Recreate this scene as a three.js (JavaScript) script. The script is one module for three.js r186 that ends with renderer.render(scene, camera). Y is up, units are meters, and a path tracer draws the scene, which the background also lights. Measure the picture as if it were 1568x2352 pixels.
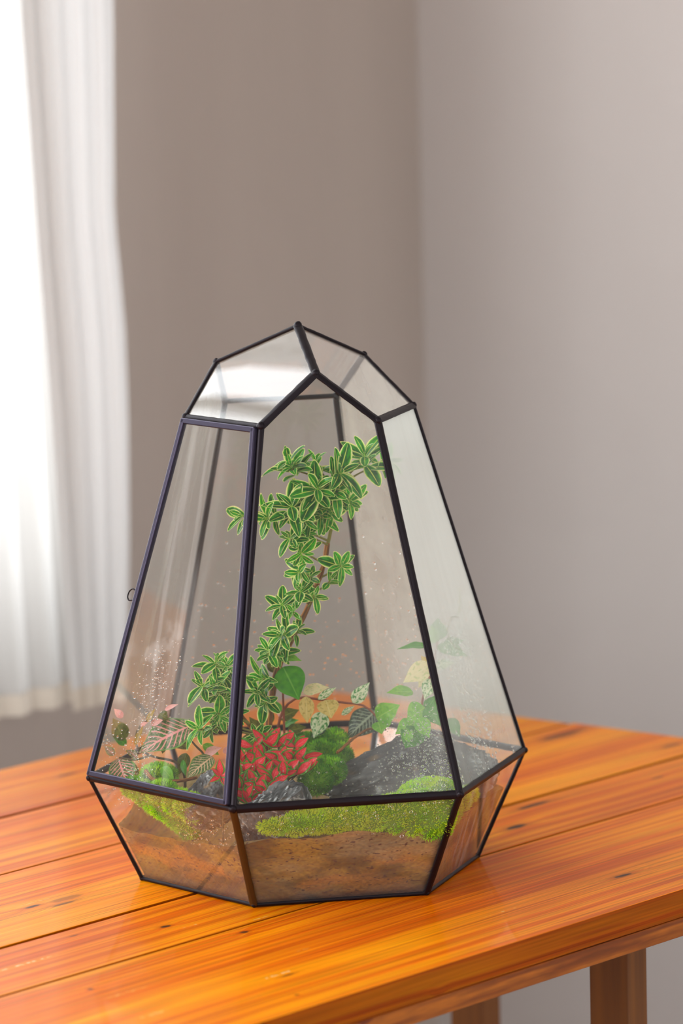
import * as THREE from 'three';
import { RectAreaLightUniformsLib } from 'three/addons/lights/RectAreaLightUniformsLib.js';
import { RoundedBoxGeometry } from 'three/addons/geometries/RoundedBoxGeometry.js';
import { mergeGeometries, mergeVertices } from 'three/addons/utils/BufferGeometryUtils.js';

// ------------------------------------------------------------------ camera, sky, light, exposure
const W = 1568, H = 2352, FPX = 11500, PITCH = 0.15057, ROLL = 0.0235, TURN = 0.87007;
const CAM = new THREE.Vector3(0.02409, 0.68625, 3.04633);
const renderer = new THREE.WebGLRenderer({ antialias: true });
renderer.toneMapping = THREE.LinearToneMapping;
renderer.toneMappingExposure = 1.0;
renderer.shadowMap.enabled = true;
RectAreaLightUniformsLib.init();
const scene = new THREE.Scene();
scene.background = new THREE.Color(0.85, 0.93, 1.0);
const camera = new THREE.PerspectiveCamera(2 * Math.atan(H / 2 / FPX) * 180 / Math.PI, W / H, 0.05, 30);
camera.position.copy(CAM);
camera.quaternion.setFromEuler(new THREE.Euler(-PITCH, 0, 0)).multiply(new THREE.Quaternion().setFromAxisAngle(new THREE.Vector3(0, 0, 1), -ROLL));
camera.focus = 3.03; camera.userData.fStop = 6.5;
camera.updateMatrixWorld(true);
scene.add(camera);

// table frame: U runs along the boards (to the right and away), N across them (to the right and nearer)
const U = new THREE.Vector3(Math.cos(TURN), 0, -Math.sin(TURN)), N = new THREE.Vector3(Math.sin(TURN), 0, Math.cos(TURN));
const V3 = (x, y, z) => new THREE.Vector3(x, y, z);
const fromUN = (u, y, n) => V3(0, y, 0).addScaledVector(U, u).addScaledVector(N, n);
const rayTo = (px, py) => V3((px - W / 2) / FPX, -(py - H / 2) / FPX, -1).applyQuaternion(camera.quaternion);
const at = (px, py, z) => { const d = rayTo(px, py); return CAM.clone().addScaledVector(d, (z - CAM.z) / d.z); };
const onN = (px, py, n) => { const d = rayTo(px, py), p = CAM.clone().addScaledVector(d, (n - CAM.dot(N)) / d.dot(N)); return { u: p.dot(U), y: p.y }; };

const WALL_N = -0.74, CURT_N = -0.635;
const WALL_U = onN(968, 500, WALL_N).u;                       // the corner of the room
const JAMB_U = onN(120, 700, WALL_N).u;                       // right jamb of the window
const WIN = { u0: -0.42, u1: JAMB_U, y0: 0.03, y1: 1.25 };    // behind the curtain
const ADDED_WIN3 = { u0: -2.5, u1: -1.1, y0: 0.05, y1: 1.35 };      // unseen, added further along the same wall to light the table
const ADDED_WIN2 = { u0: -1.3, u1: 0.6, y0: 0.0, y1: 1.45 };        // unseen, added in the wall behind the camera as fill
const ADDED_WIN4 = { n0: 0.2, n1: 1.6, y0: 0.1, y1: 1.45 };         // unseen, added in the end wall to brighten the right wall
function windowLight(name, w, h, pos, dir, power, color) {
  const l = new THREE.RectAreaLight(color, power, w, h); l.name = name;
  l.position.copy(pos); l.lookAt(pos.clone().add(dir)); scene.add(l);
}
windowLight('daylight_and_added_fill', WIN.u1 - WIN.u0, WIN.y1 - WIN.y0, fromUN((WIN.u0 + WIN.u1) / 2, (WIN.y0 + WIN.y1) / 2, WALL_N - 0.06), N, 5, new THREE.Color(0.95, 0.98, 1.0));
windowLight('daylight_and_added_fill', ADDED_WIN3.u1 - ADDED_WIN3.u0, ADDED_WIN3.y1 - ADDED_WIN3.y0, fromUN((ADDED_WIN3.u0 + ADDED_WIN3.u1) / 2, (ADDED_WIN3.y0 + ADDED_WIN3.y1) / 2, WALL_N - 0.06), N, 12.5, new THREE.Color(0.98, 0.99, 1.0));  // fill from the added window that is out of view
windowLight('daylight_and_added_fill', ADDED_WIN2.u1 - ADDED_WIN2.u0, ADDED_WIN2.y1 - ADDED_WIN2.y0, fromUN((ADDED_WIN2.u0 + ADDED_WIN2.u1) / 2, (ADDED_WIN2.y0 + ADDED_WIN2.y1) / 2, 3.6 + 0.06), N.clone().negate(), 3.2, new THREE.Color(1.0, 0.98, 0.96));  // fill light; its window is an unseen addition
windowLight('daylight_and_added_fill', ADDED_WIN4.n1 - ADDED_WIN4.n0, ADDED_WIN4.y1 - ADDED_WIN4.y0, fromUN(-3.5 - 0.06, (ADDED_WIN4.y0 + ADDED_WIN4.y1) / 2, (ADDED_WIN4.n0 + ADDED_WIN4.n1) / 2), U, 6.3, new THREE.Color(1.0, 0.99, 0.96));  // lifts the right wall through an added window

// ------------------------------------------------------------------ helpers
let seed = 7;
const rnd = () => { seed = (seed * 1664525 + 1013904223) >>> 0; return seed / 4294967296; };
const rr = (a, b) => a + (b - a) * rnd();
const clamp = (x, a = 0, b = 1) => Math.min(b, Math.max(a, x));
const sstep = (a, b, x) => { const t = clamp((x - a) / (b - a)); return t * t * (3 - 2 * t); };
const mix = (a, b, t) => a + (b - a) * t;
const mix3 = (a, b, t) => [mix(a[0], b[0], t), mix(a[1], b[1], t), mix(a[2], b[2], t)];
function hash(x, y, z) { let h = (x * 374761393 + y * 668265263 + z * 2147483647) | 0; h = Math.imul(h ^ (h >>> 13), 1274126177); h ^= h >>> 16; return (h >>> 0) / 4294967296; }
function noise(x, y, z = 0) {
  const ix = Math.floor(x), iy = Math.floor(y), iz = Math.floor(z); let fx = x - ix, fy = y - iy, fz = z - iz;
  fx = fx * fx * (3 - 2 * fx); fy = fy * fy * (3 - 2 * fy); fz = fz * fz * (3 - 2 * fz);
  const l = (dz) => mix(mix(hash(ix, iy, iz + dz), hash(ix + 1, iy, iz + dz), fx), mix(hash(ix, iy + 1, iz + dz), hash(ix + 1, iy + 1, iz + dz), fx), fy);
  return mix(l(0), l(1), fz);
}
const fbm = (x, y, z = 0, o = 4) => { let s = 0, a = 0.5, t = 0; for (let i = 0; i < o; i++) { s += a * noise(x, y, z + i * 7.3); t += a; x *= 2.03; y *= 2.03; z *= 2.03; a *= 0.5; } return s / t; };
function texture(w, h, fn, srgb = true) {                     // fn(u, v) -> [r, g, b] 0..255
  const d = new Uint8Array(w * h * 4);
  for (let j = 0; j < h; j++) for (let i = 0; i < w; i++) {
    const c = fn((i + 0.5) / w, (j + 0.5) / h), k = (j * w + i) * 4;
    d[k] = clamp(c[0], 0, 255); d[k + 1] = clamp(c[1], 0, 255); d[k + 2] = clamp(c[2], 0, 255); d[k + 3] = 255;
  }
  const t = new THREE.DataTexture(d, w, h); t.magFilter = THREE.LinearFilter; t.minFilter = THREE.LinearFilter;
  if (srgb) t.colorSpace = THREE.SRGBColorSpace;
  t.needsUpdate = true; return t;
}
const used = {};
function numbered(name) { const k = used[name] = (used[name] ?? -1) + 1; return k ? `${name}_${String(k).padStart(3, '0')}` : name; }
function part(name, geometry, material, parent) {
  const m = new THREE.Mesh(geometry, material); m.name = numbered(name); m.castShadow = m.receiveShadow = true;
  parent.add(m); return m;
}
function thing(name, label, category, pos = V3(0, 0, 0), turn = 0, group) {
  const g = new THREE.Group(); g.name = numbered(name); g.position.copy(pos); g.rotation.y = turn;
  Object.assign(g.userData, { label, category }); if (group) g.userData.group = group;
  scene.add(g); return g;
}
function struct(name, geometry, material) { const m = part(name, geometry, material, scene); m.userData.kind = 'structure'; return m; }
const box = (w, h, d, x, y, z) => new THREE.BoxGeometry(w, h, d).translate(x, y, z);
function tube(points, r0, r1, seg = 24, rad = 7, wob = 0) {   // a tapering tube along a smooth curve
  const c = new THREE.CatmullRomCurve3(points), g = new THREE.TubeGeometry(c, seg, 1, rad, false), p = g.attributes.position, v = V3(0, 0, 0);
  for (let i = 0; i <= seg; i++) {
    const o = c.getPointAt(i / seg);
    for (let j = 0; j <= rad; j++) {
      const k = i * (rad + 1) + j; v.fromBufferAttribute(p, k).sub(o);
      const r = mix(r0, r1, i / seg) * (1 + wob * (noise(i * 0.6, (j % rad) * 0.9, r0 * 9e3) - 0.5));
      v.multiplyScalar(r).add(o); p.setXYZ(k, v.x, v.y, v.z);
    }
  }
  const caps = [];
  for (const [t, r, s] of [[0, r0, -1], [1, r1, 1]]) {
    const o = c.getPointAt(t), d = c.getTangentAt(t), sp = new THREE.SphereGeometry(r, rad, 5);
    sp.translate(o.x, o.y, o.z); caps.push(sp);
  }
  const m = mergeGeometries([g, ...caps]); m.computeVertexNormals(); return m;
}

// ------------------------------------------------------------------ room
const plaster = (r, g, b, k) => new THREE.MeshStandardMaterial({ color: new THREE.Color(1, 1, 1), roughness: 0.9, map: (() => {
  const t = texture(256, 256, (u, v) => { const a = (fbm(u * 6 + k, v * 6, k, 4) - 0.5) * 10; return [r + a, g + a, b + a]; });
  t.wrapS = t.wrapT = THREE.MirroredRepeatWrapping; return t; })() });
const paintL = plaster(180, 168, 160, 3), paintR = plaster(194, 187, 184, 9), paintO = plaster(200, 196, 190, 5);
const floorM = new THREE.MeshStandardMaterial({ color: new THREE.Color(0.5, 0.49, 0.5), roughness: 0.6 });
const FLOOR = -0.75, CEIL = 1.95, UL = -3.5, NF = 3.6, TH = 0.14;
function turned(geo) { return geo.rotateY(TURN); }
const span = (u0, u1, y0, y1, n0, n1) => box(u1 - u0, y1 - y0, n1 - n0, (u0 + u1) / 2, (y0 + y1) / 2, (n0 + n1) / 2);
{
  const a = WALL_N - TH, b = WALL_N;
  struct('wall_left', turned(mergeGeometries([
    span(UL - TH, ADDED_WIN3.u0, FLOOR, CEIL, a, b), span(ADDED_WIN3.u0, ADDED_WIN3.u1, FLOOR, ADDED_WIN3.y0, a, b), span(ADDED_WIN3.u0, ADDED_WIN3.u1, ADDED_WIN3.y1, CEIL, a, b), span(ADDED_WIN3.u1, WIN.u0, FLOOR, CEIL, a, b), span(WIN.u1, WALL_U, FLOOR, CEIL, a, b),
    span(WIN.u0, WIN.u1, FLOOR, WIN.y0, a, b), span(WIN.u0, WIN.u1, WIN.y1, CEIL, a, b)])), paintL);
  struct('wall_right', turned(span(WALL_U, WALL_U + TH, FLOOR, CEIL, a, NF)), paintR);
  struct('wall_near', turned(mergeGeometries([
    span(UL - TH, ADDED_WIN2.u0, FLOOR, CEIL, NF, NF + TH), span(ADDED_WIN2.u1, WALL_U + TH, FLOOR, CEIL, NF, NF + TH),
    span(ADDED_WIN2.u0, ADDED_WIN2.u1, FLOOR, ADDED_WIN2.y0, NF, NF + TH), span(ADDED_WIN2.u0, ADDED_WIN2.u1, ADDED_WIN2.y1, CEIL, NF, NF + TH)])), paintO);
  struct('wall_back', turned(mergeGeometries([
    span(UL - TH, UL, FLOOR, CEIL, b, ADDED_WIN4.n0), span(UL - TH, UL, FLOOR, CEIL, ADDED_WIN4.n1, NF),
    span(UL - TH, UL, FLOOR, ADDED_WIN4.y0, ADDED_WIN4.n0, ADDED_WIN4.n1), span(UL - TH, UL, ADDED_WIN4.y1, CEIL, ADDED_WIN4.n0, ADDED_WIN4.n1)])), paintO);
  struct('floor', turned(span(UL - TH, WALL_U + TH, FLOOR - 0.1, FLOOR, a, NF + TH)), floorM);
  struct('ceiling', turned(span(UL - TH, WALL_U + TH, CEIL, CEIL + 0.1, a, NF + TH)), paintO);
}
const winM = new THREE.MeshStandardMaterial({ color: 0xe8e8e6, roughness: 0.4 });
const paneM = new THREE.MeshPhysicalMaterial({ color: 0xffffff, transmission: 1, thickness: 0, roughness: 0, ior: 1.5 });
{
  const f = 0.035;
  [WIN, ADDED_WIN2, ADDED_WIN3].forEach((q, k) => {                       // deep frames, last two added for fill; the daylight plane lies just inside the panes
    const w = new THREE.Group(); w.name = 'window_' + (k + 1); w.userData.kind = 'structure'; w.rotation.y = TURN; scene.add(w);
    const near = k === 1, a = near ? NF + 0.03 : WALL_N - 0.1, b = a + 0.07, um = k ? (q.u0 + q.u1) / 2 : 0.042, hm = k ? f / 2 : 0.005, pn = near ? NF + 0.085 : WALL_N - 0.085;
    part('window_frame', mergeGeometries([span(q.u0, q.u1, q.y0, q.y0 + f, a, b), span(q.u0, q.u1, q.y1 - f, q.y1, a, b),
      span(q.u0, q.u0 + f, q.y0 + f, q.y1 - f, a, b), span(q.u1 - f, q.u1, q.y0 + f, q.y1 - f, a, b), span(um - hm, um + hm, q.y0 + f, q.y1 - f, a, b)]), winM, w);
    for (const [p, r] of [[q.u0 + f, um - hm], [um + hm, q.u1 - f]]) part('pane', span(p, r, q.y0 + f, q.y1 - f, pn - 0.002, pn + 0.002), paneM, w);
  });
  const w4 = new THREE.Group(); w4.name = 'window_4'; w4.userData.kind = 'structure'; w4.rotation.y = TURN; scene.add(w4);  // made-up window around the end-wall fill light, out of view
  const c = UL - 0.1, d = UL - 0.03, nm = (ADDED_WIN4.n0 + ADDED_WIN4.n1) / 2;
  part('window_frame', mergeGeometries([span(c, d, ADDED_WIN4.y0, ADDED_WIN4.y0 + f, ADDED_WIN4.n0, ADDED_WIN4.n1), span(c, d, ADDED_WIN4.y1 - f, ADDED_WIN4.y1, ADDED_WIN4.n0, ADDED_WIN4.n1),
    span(c, d, ADDED_WIN4.y0 + f, ADDED_WIN4.y1 - f, ADDED_WIN4.n0, ADDED_WIN4.n0 + f), span(c, d, ADDED_WIN4.y0 + f, ADDED_WIN4.y1 - f, ADDED_WIN4.n1 - f, ADDED_WIN4.n1), span(c, d, ADDED_WIN4.y0 + f, ADDED_WIN4.y1 - f, nm - f / 2, nm + f / 2)]), winM, w4);
  for (const [p, r] of [[ADDED_WIN4.n0 + f, nm - f / 2], [nm + f / 2, ADDED_WIN4.n1 - f]]) part('pane', span(UL - 0.087, UL - 0.083, ADDED_WIN4.y0 + f, ADDED_WIN4.y1 - f, p, r), paneM, w4);
}

// ------------------------------------------------------------------ curtain
{
  const lerpRow = (pts, n) => { const q = pts.map(([x, y]) => onN(x, y, n)).sort((a, b) => b.y - a.y); return (y) => {
    if (y >= q[0].y) return q[0].u; for (let i = 1; i < q.length; i++) if (y >= q[i].y) return mix(q[i - 1].u, q[i].u, (q[i - 1].y - y) / (q[i - 1].y - q[i].y)); return q[q.length - 1].u; }; };
  const edge = lerpRow([[58, 0], [80, 300], [102, 600], [128, 900], [142, 1100], [160, 1350], [180, 1600]], CURT_N + 0.02);
  const right = lerpRow([[282, 0], [284, 500], [296, 620], [308, 760], [315, 950], [317, 1250], [312, 1500], [306, 1640]], CURT_N + 0.02);
  const yHem = onN(20, 1607, CURT_N).y, yBot = onN(20, 1657, CURT_N).y, TOP = 1.45;
  const c = thing('curtain', 'sheer white pleated curtain at the window, glowing with daylight along its left side', 'curtain');
  const sheet = (ua, ub, y0, y1, n, folds, amp, cols, rows) => {
    const pos = [], idx = [], uv = [];
    for (let j = 0; j <= rows; j++) for (let i = 0; i <= cols; i++) {
      const y = mix(y0, y1, j / rows), s = i / cols, u = mix(ua(y), ub(y), s);
      const k = s * folds, q = amp * (Math.sin(k * 6.283) + 0.5 * Math.sin(k * 13.1 + 1.3 + 0.8 * y) + 0.5 * (noise(k * 1.7, y * 2.2) - 0.5)) * (0.8 + 0.2 * noise(y * 3, s * 5));
      const p = fromUN(u + 0.3 * q, y, n + q); pos.push(p.x, p.y, p.z); uv.push(s, j / rows);
    }
    for (let j = 0; j < rows; j++) for (let i = 0; i < cols; i++) { const a = j * (cols + 1) + i; idx.push(a, a + 1, a + cols + 2, a, a + cols + 2, a + cols + 1); }
    const g = new THREE.BufferGeometry(); g.setAttribute('position', new THREE.Float32BufferAttribute(pos, 3)); g.setAttribute('uv', new THREE.Float32BufferAttribute(uv, 2)); g.setIndex(idx); g.computeVertexNormals(); return g;
  };
  const weave = texture(256, 64, (u, v) => { const a = 240 + 12 * (noise(u * 200, v * 3) - 0.5); return [a, a, a]; }); weave.wrapS = THREE.RepeatWrapping; weave.repeat.set(6, 1);
  const sheer = new THREE.MeshPhysicalMaterial({ color: 0xe0dedb, map: weave, transmission: 0.6, thickness: 0, roughness: 0.93, side: THREE.DoubleSide });
  const dense = new THREE.MeshPhysicalMaterial({ color: 0xeeeeee, map: weave, transmission: 0.2, thickness: 0, roughness: 0.97, side: THREE.DoubleSide });
  const hemM = new THREE.MeshPhysicalMaterial({ color: 0xe6dccf, transmission: 0.3, thickness: 0, roughness: 0.97, side: THREE.DoubleSide });
  const u0 = () => 0.056;
  part('sheer_panel', sheet(u0, (y) => edge(y) + 0.03, yHem, TOP, CURT_N - 0.012, 12, 0.006, 300, 40), sheer, c);
  part('gathered_panel', sheet(edge, right, yHem, TOP, CURT_N + 0.012, 4, 0.004, 140, 60), dense, c);
  part('hem', sheet(u0, (y) => edge(y) + 0.03, yBot, yHem, CURT_N - 0.011, 12, 0.006, 300, 3), hemM, c);
  part('hem', sheet(edge, right, yBot, yHem, CURT_N + 0.013, 4, 0.004, 140, 3), hemM, c);
}

// ------------------------------------------------------------------ table
const cut = [0.22359, 0.06447, -0.01591, -0.15101, -0.2695, -0.37881], U_END = 0.46419, U_START = -1.25, THICK = 0.0172;
{
  const t = thing('table', 'orange varnished pine table of glossy planks with knots and thin gaps, under the glass terrarium', 'table', V3(0, 0, 0), TURN);
  const TU0 = -0.6, TU1 = 0.5, spec = [                        // knots: [u, share of the plank's width, half length, half width (m), darkness]
    [], [], [], [], []];
  const knotPx = [[1185, 1898, 0.012, 0.0035, 0.9], [1225, 1848, 0.02, 0.003, 0.85], [1430, 2011, 0.01, 0.002, 0.9], [1290, 1688, 0.03, 0.006, 0.55], [155, 1778, 0.012, 0.003, 0.5],
    [75, 2082, 0.014, 0.002, 0.8], [145, 2076, 0.02, 0.002, 0.5], [380, 2127, 0.008, 0.0022, 0.95], [560, 2141, 0.006, 0.002, 0.9], [170, 2148, 0.008, 0.001, 0.5], [660, 2240, 0.012, 0.0012, 0.6],
    [208, 2272, 0.003, 0.0015, 0.9], [682, 2285, 0.002, 0.001, 0.9], [1510, 1785, 0.008, 0.002, 0.4], [1540, 1712, 0.012, 0.003, 0.5], [150, 2064, 0.03, 0.004, 0.3]];
  const knots = knotPx.map(([x, y, a, b, k]) => { const d = rayTo(x, y), p = CAM.clone().addScaledVector(d, -CAM.y / d.y); return [p.dot(U), p.dot(N), a * (y > 2040 ? 0.5 : 0.9), b, k]; });
  const scuffs = [[55, 2213, 0.03, 0.0012, 0.9], [640, 2238, 0.02, 0.0012, 0.9], [590, 2110, 0.012, 0.001, 0.6], [440, 2125, 0.01, 0.001, 0.6], [290, 2280, 0.02, 0.002, 0.5], [350, 2330, 0.015, 0.002, 0.6], [1150, 2095, 0.02, 0.001, 0.7], [80, 2072, 0.02, 0.0008, 0.6], [700, 2180, 0.01, 0.001, 0.4]].map(([x, y, a, b, k]) => { const d = rayTo(x, y), p = CAM.clone().addScaledVector(d, -CAM.y / d.y); return [p.dot(U), p.dot(N), a, b, k]; });
  for (let i = 0; i < 5; i++) {
    const n1 = cut[i] - (i ? 0.0016 : 0), n0 = cut[i + 1] + (i < 4 ? 0.0016 : 0), wd = n1 - n0, tone = [1.0, 0.97, 1.0, 0.95, 0.9][i];
    const mine = knots.filter((k) => k[1] < n1 + 0.005 && k[1] > n0 - 0.005);
    const tex = texture(2048, 256, (a, b) => {
      const u = mix(TU0, TU1, a), n = mix(n0, n1, b);
      let nn = n; for (const k of mine) { const du = (u - k[0]) / (k[2] * 2.6), dn = (n - k[1]) / (k[3] * 3); nn += k[3] * 1.5 * Math.exp(-du * du - dn * dn * 0.6) * Math.sign(dn || 1); }
      const wavy = 0.012 * fbm(u * 2.2 + i * 9, nn * 6, i) + 0.002 * fbm(u * 14, nn * 40, i);
      const ring = fbm((nn + wavy) * 330 + i * 31, u * 1.2, i * 3, 3), fine = fbm(u * 18, nn * 2600, i + 5, 2), broad = fbm(u * 3.5 + 4 * i, nn * 28, i + 2, 3);
      let c = mix3([246, 142, 3], [206, 76, 1], sstep(0.4, 0.7, ring) * 0.6); c = mix3(c, [252, 164, 6], sstep(0.52, 0.72, broad) * 0.6); c = mix3(c, [196, 70, 2], sstep(0.52, 0.3, broad) * 0.28);
      const hair = fbm(u * 5 + 3, n * 1500, i + 60, 2); let g = (0.84 + 0.32 * fine) * tone * (1 - 0.14 * sstep(0.6, 0.78, hair)); c = [c[0] * g, c[1] * g, c[2] * g];
      for (const k of mine) { const du = (u - k[0]) / k[2], dn = (n - k[1]) / k[3], r = Math.sqrt(du * du + dn * dn) + 0.5 * (fbm(u * 160, n * 400, 3) - 0.5); const m = sstep(1.15, 0.6, r) * k[4], h = sstep(2.6, 0.9, r) * 0.35 * k[4]; c = mix3(c, [150, 48, 8], h); c = mix3(c, [58, 34, 28], m); }
      for (const k of scuffs) { const du = (u - k[0]) / k[2], dn = (n - k[1]) / k[3], r = Math.sqrt(du * du + dn * dn); if (r < 1.2) c = mix3(c, [236, 206, 176], sstep(1.1, 0.5, r) * sstep(0.4, 0.62, fbm(u * 420, n * 500, 7, 2)) * k[4]); }
      const sc = fbm(u * 7 + 2, n * 420, i + 40, 3); if (sc > 0.73) c = mix3(c, [150, 50, 20], (sc - 0.73) * 4);
      return c;
    });
    tex.wrapS = THREE.MirroredRepeatWrapping; tex.wrapT = THREE.MirroredRepeatWrapping;
    const bump = texture(1024, 128, (a, b) => { const u = mix(TU0, TU1, a), n = mix(n0, n1, b); const v = 128 + 90 * (fbm(u * 8, n * 900, i, 3) - 0.5) + 90 * (fbm(u * 3, n * 30, i + 8, 2) - 0.5); return [v, v, v]; }, false);
    bump.wrapS = bump.wrapT = THREE.MirroredRepeatWrapping;
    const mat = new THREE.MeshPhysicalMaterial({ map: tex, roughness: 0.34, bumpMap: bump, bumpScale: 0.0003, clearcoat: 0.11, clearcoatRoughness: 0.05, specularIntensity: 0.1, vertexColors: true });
    const uEnd = U_END - [0, 0.001, -0.0005, 0.001, 0][i];
    const g = new RoundedBoxGeometry(uEnd - U_START, THICK, wd, 2, 0.0006); g.translate((uEnd + U_START) / 2, -THICK / 2 - [0, 0.0003, 0, 0.0004, 0.0002][i], (n0 + n1) / 2);
    const p = g.attributes.position, nm = g.attributes.normal, uv = g.attributes.uv, col = [];  // shade on the side faces is put into their vertex colour
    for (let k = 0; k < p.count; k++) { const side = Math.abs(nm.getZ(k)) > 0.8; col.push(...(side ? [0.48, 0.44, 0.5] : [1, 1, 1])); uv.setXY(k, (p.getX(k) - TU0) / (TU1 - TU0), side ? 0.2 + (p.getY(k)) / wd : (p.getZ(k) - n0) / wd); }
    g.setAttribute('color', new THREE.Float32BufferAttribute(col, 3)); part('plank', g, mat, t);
  }
  const edgeTex = texture(2048, 64, (a, b) => {
    const r = fbm(a * 14, b * 9, 77, 3), f = fbm(a * 120, b * 22, 12, 2), s = fbm(a * 46, b * 2, 31, 2); let c = mix3([178, 98, 20], [126, 60, 10], sstep(0.4, 0.75, r)); c = mix3(c, [92, 26, 10], sstep(0.7, 0.8, s) * 0.7);
    const g = 0.9 + 0.2 * f; return [c[0] * g, c[1] * g, c[2] * g]; });
  edgeTex.wrapS = edgeTex.wrapT = THREE.MirroredRepeatWrapping;
  const edgeM = new THREE.MeshStandardMaterial({ map: edgeTex, roughness: 0.7 });
  const strip = (len, w, h, x, y, z, alongZ) => { const g = new RoundedBoxGeometry(alongZ ? w : len, h, alongZ ? len : w, 2, 0.0008); g.translate(x, y, z); const p = g.attributes.position, uv = g.attributes.uv, n = g.attributes.normal;
    for (let k = 0; k < p.count; k++) uv.setXY(k, (alongZ ? p.getZ(k) : p.getX(k)) * 0.9, Math.abs(n.getY(k)) > 0.8 ? (alongZ ? p.getX(k) : p.getZ(k)) * 12 : p.getY(k) * 30); return g; };
  const BH = 0.0115, by = -THICK - 0.0008 - BH / 2;
  part('edge_batten', strip(U_END - U_START, 0.05, BH, (U_END + U_START) / 2, by, cut[0] - 0.0255), edgeM, t);
  part('edge_batten', strip(U_END - U_START, 0.05, BH, (U_END + U_START) / 2, by, cut[5] + 0.0255), edgeM, t);
  part('edge_batten', strip(cut[0] - cut[5] - 0.104, 0.05, BH, U_END - 0.026, by, (cut[0] + cut[5]) / 2, true), edgeM, t);
  part('edge_batten', strip(cut[0] - cut[5] - 0.104, 0.05, BH, U_START + 0.026, by, (cut[0] + cut[5]) / 2, true), edgeM, t);
  const legTex = texture(64, 1024, (a, b) => { const r = fbm(a * 8, b * 5, 7, 3); const c = mix3([140, 84, 22], [96, 52, 12], r); return c; });
  const legM = new THREE.MeshStandardMaterial({ map: legTex, roughness: 0.55 });
  const LW = 0.031, LU = 0.0195, top = by - BH / 2 - 0.0002;
  const lp = [[onN(1420, 2300, 0.15).u, 0.15], [onN(1092, 2340, -0.2).u, -0.2], [-1.0, 0.15], [-1.0, -0.3]];
  for (const [u, n] of lp) part('leg', new RoundedBoxGeometry(LU, top - FLOOR, LW, 2, 0.0015).translate(u, (top + FLOOR) / 2, n), legM, t);
}

// ------------------------------------------------------------------ terrarium
const D = { rot: 3.863, rw: 0.1374, dw: 0.51928, hw: 0.06673, rt: 0.07123, dt: 0.52112, ht: 0.28755, rb: 0.10643, db: 0.52105, rp: 0.05371, hp: 0.31692, hq: 0.34 };
const LIFT = 0.0014, K = {};
for (const [r, d, h, names] of [[D.rw, D.dw, D.hw, 'ABCDEF'], [D.rt, D.dt, D.ht, 'GHIJKM'], [D.rb, D.db, LIFT, 'abcdef']])
  for (let k = 0; k < 6; k++) { const a = D.rot + Math.floor(k / 2) * 2 * Math.PI / 3 + (k % 2 ? d : -d); K[names[k]] = V3(r * Math.cos(a), h, -r * Math.sin(a)); }
'PRL'.split('').forEach((n, k) => { const a = D.rot + Math.PI / 3 + k * 2 * Math.PI / 3; K[n] = V3(D.rp * Math.cos(a), D.hp, -D.rp * Math.sin(a)); });
K.Q = V3(0, D.hq, 0);
const leadM = new THREE.MeshPhysicalMaterial({ color: new THREE.Color(0.013, 0.009, 0.013), metalness: 0.5, roughness: 0.42, specularIntensity: 0.6 });
const doorM = new THREE.MeshPhysicalMaterial({ color: new THREE.Color(0.045, 0.038, 0.065), metalness: 0.8, roughness: 0.34 });
const brassM = new THREE.MeshPhysicalMaterial({ color: new THREE.Color(0.08, 0.052, 0.018), metalness: 0.7, roughness: 0.4 });
const terr = thing('terrarium', 'faceted geometric glass terrarium with black metal frame and hinged door, on the orange table', 'terrarium');
const centre = (q) => q.reduce((s, p) => s.add(p), V3(0, 0, 0)).multiplyScalar(1 / q.length);
function outward(q) { const n = V3(0, 0, 0); for (let i = 0; i < q.length; i++) { const a = q[i], b = q[(i + 1) % q.length]; n.add(a.clone().cross(b)); } n.normalize(); const c = centre(q).sub(V3(0, 0.15, 0)); return n.dot(c) < 0 ? n.negate() : n; }
function bar(a, b, w, mat, parent, name = 'frame_bar') {       // a flat, softly rounded strip of lead along an edge, its broad side outwards
  const L = a.distanceTo(b), g = new THREE.CylinderGeometry(1, 1, L, 12, 24), p = g.attributes.position, dir = b.clone().sub(a).normalize(), mid = a.clone().lerp(b, 0.5);
  const out = mid.clone().sub(V3(0, mid.y > 0.28 ? 0.2 : mid.y, 0)).normalize(); if (mid.y < 0.28 && mid.y > 0.07) out.y += 0.25; out.addScaledVector(dir, -out.dot(dir)).normalize();
  for (let i = 0; i < p.count; i++) { const k = 1 + 0.14 * (noise(p.getY(i) * 260 + a.x * 900, p.getX(i) * 2 + 5, p.getZ(i) * 2 + 5) - 0.5); p.setXYZ(i, p.getX(i) * w / 2 * k, p.getY(i), p.getZ(i) * Math.min(0.0013, w * 0.4) * k); }
  g.computeVertexNormals(); const m = new THREE.Matrix4().makeBasis(dir.clone().cross(out), dir, out); m.setPosition(mid); return part(name, g.applyMatrix4(m), mat, parent);
}
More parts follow.
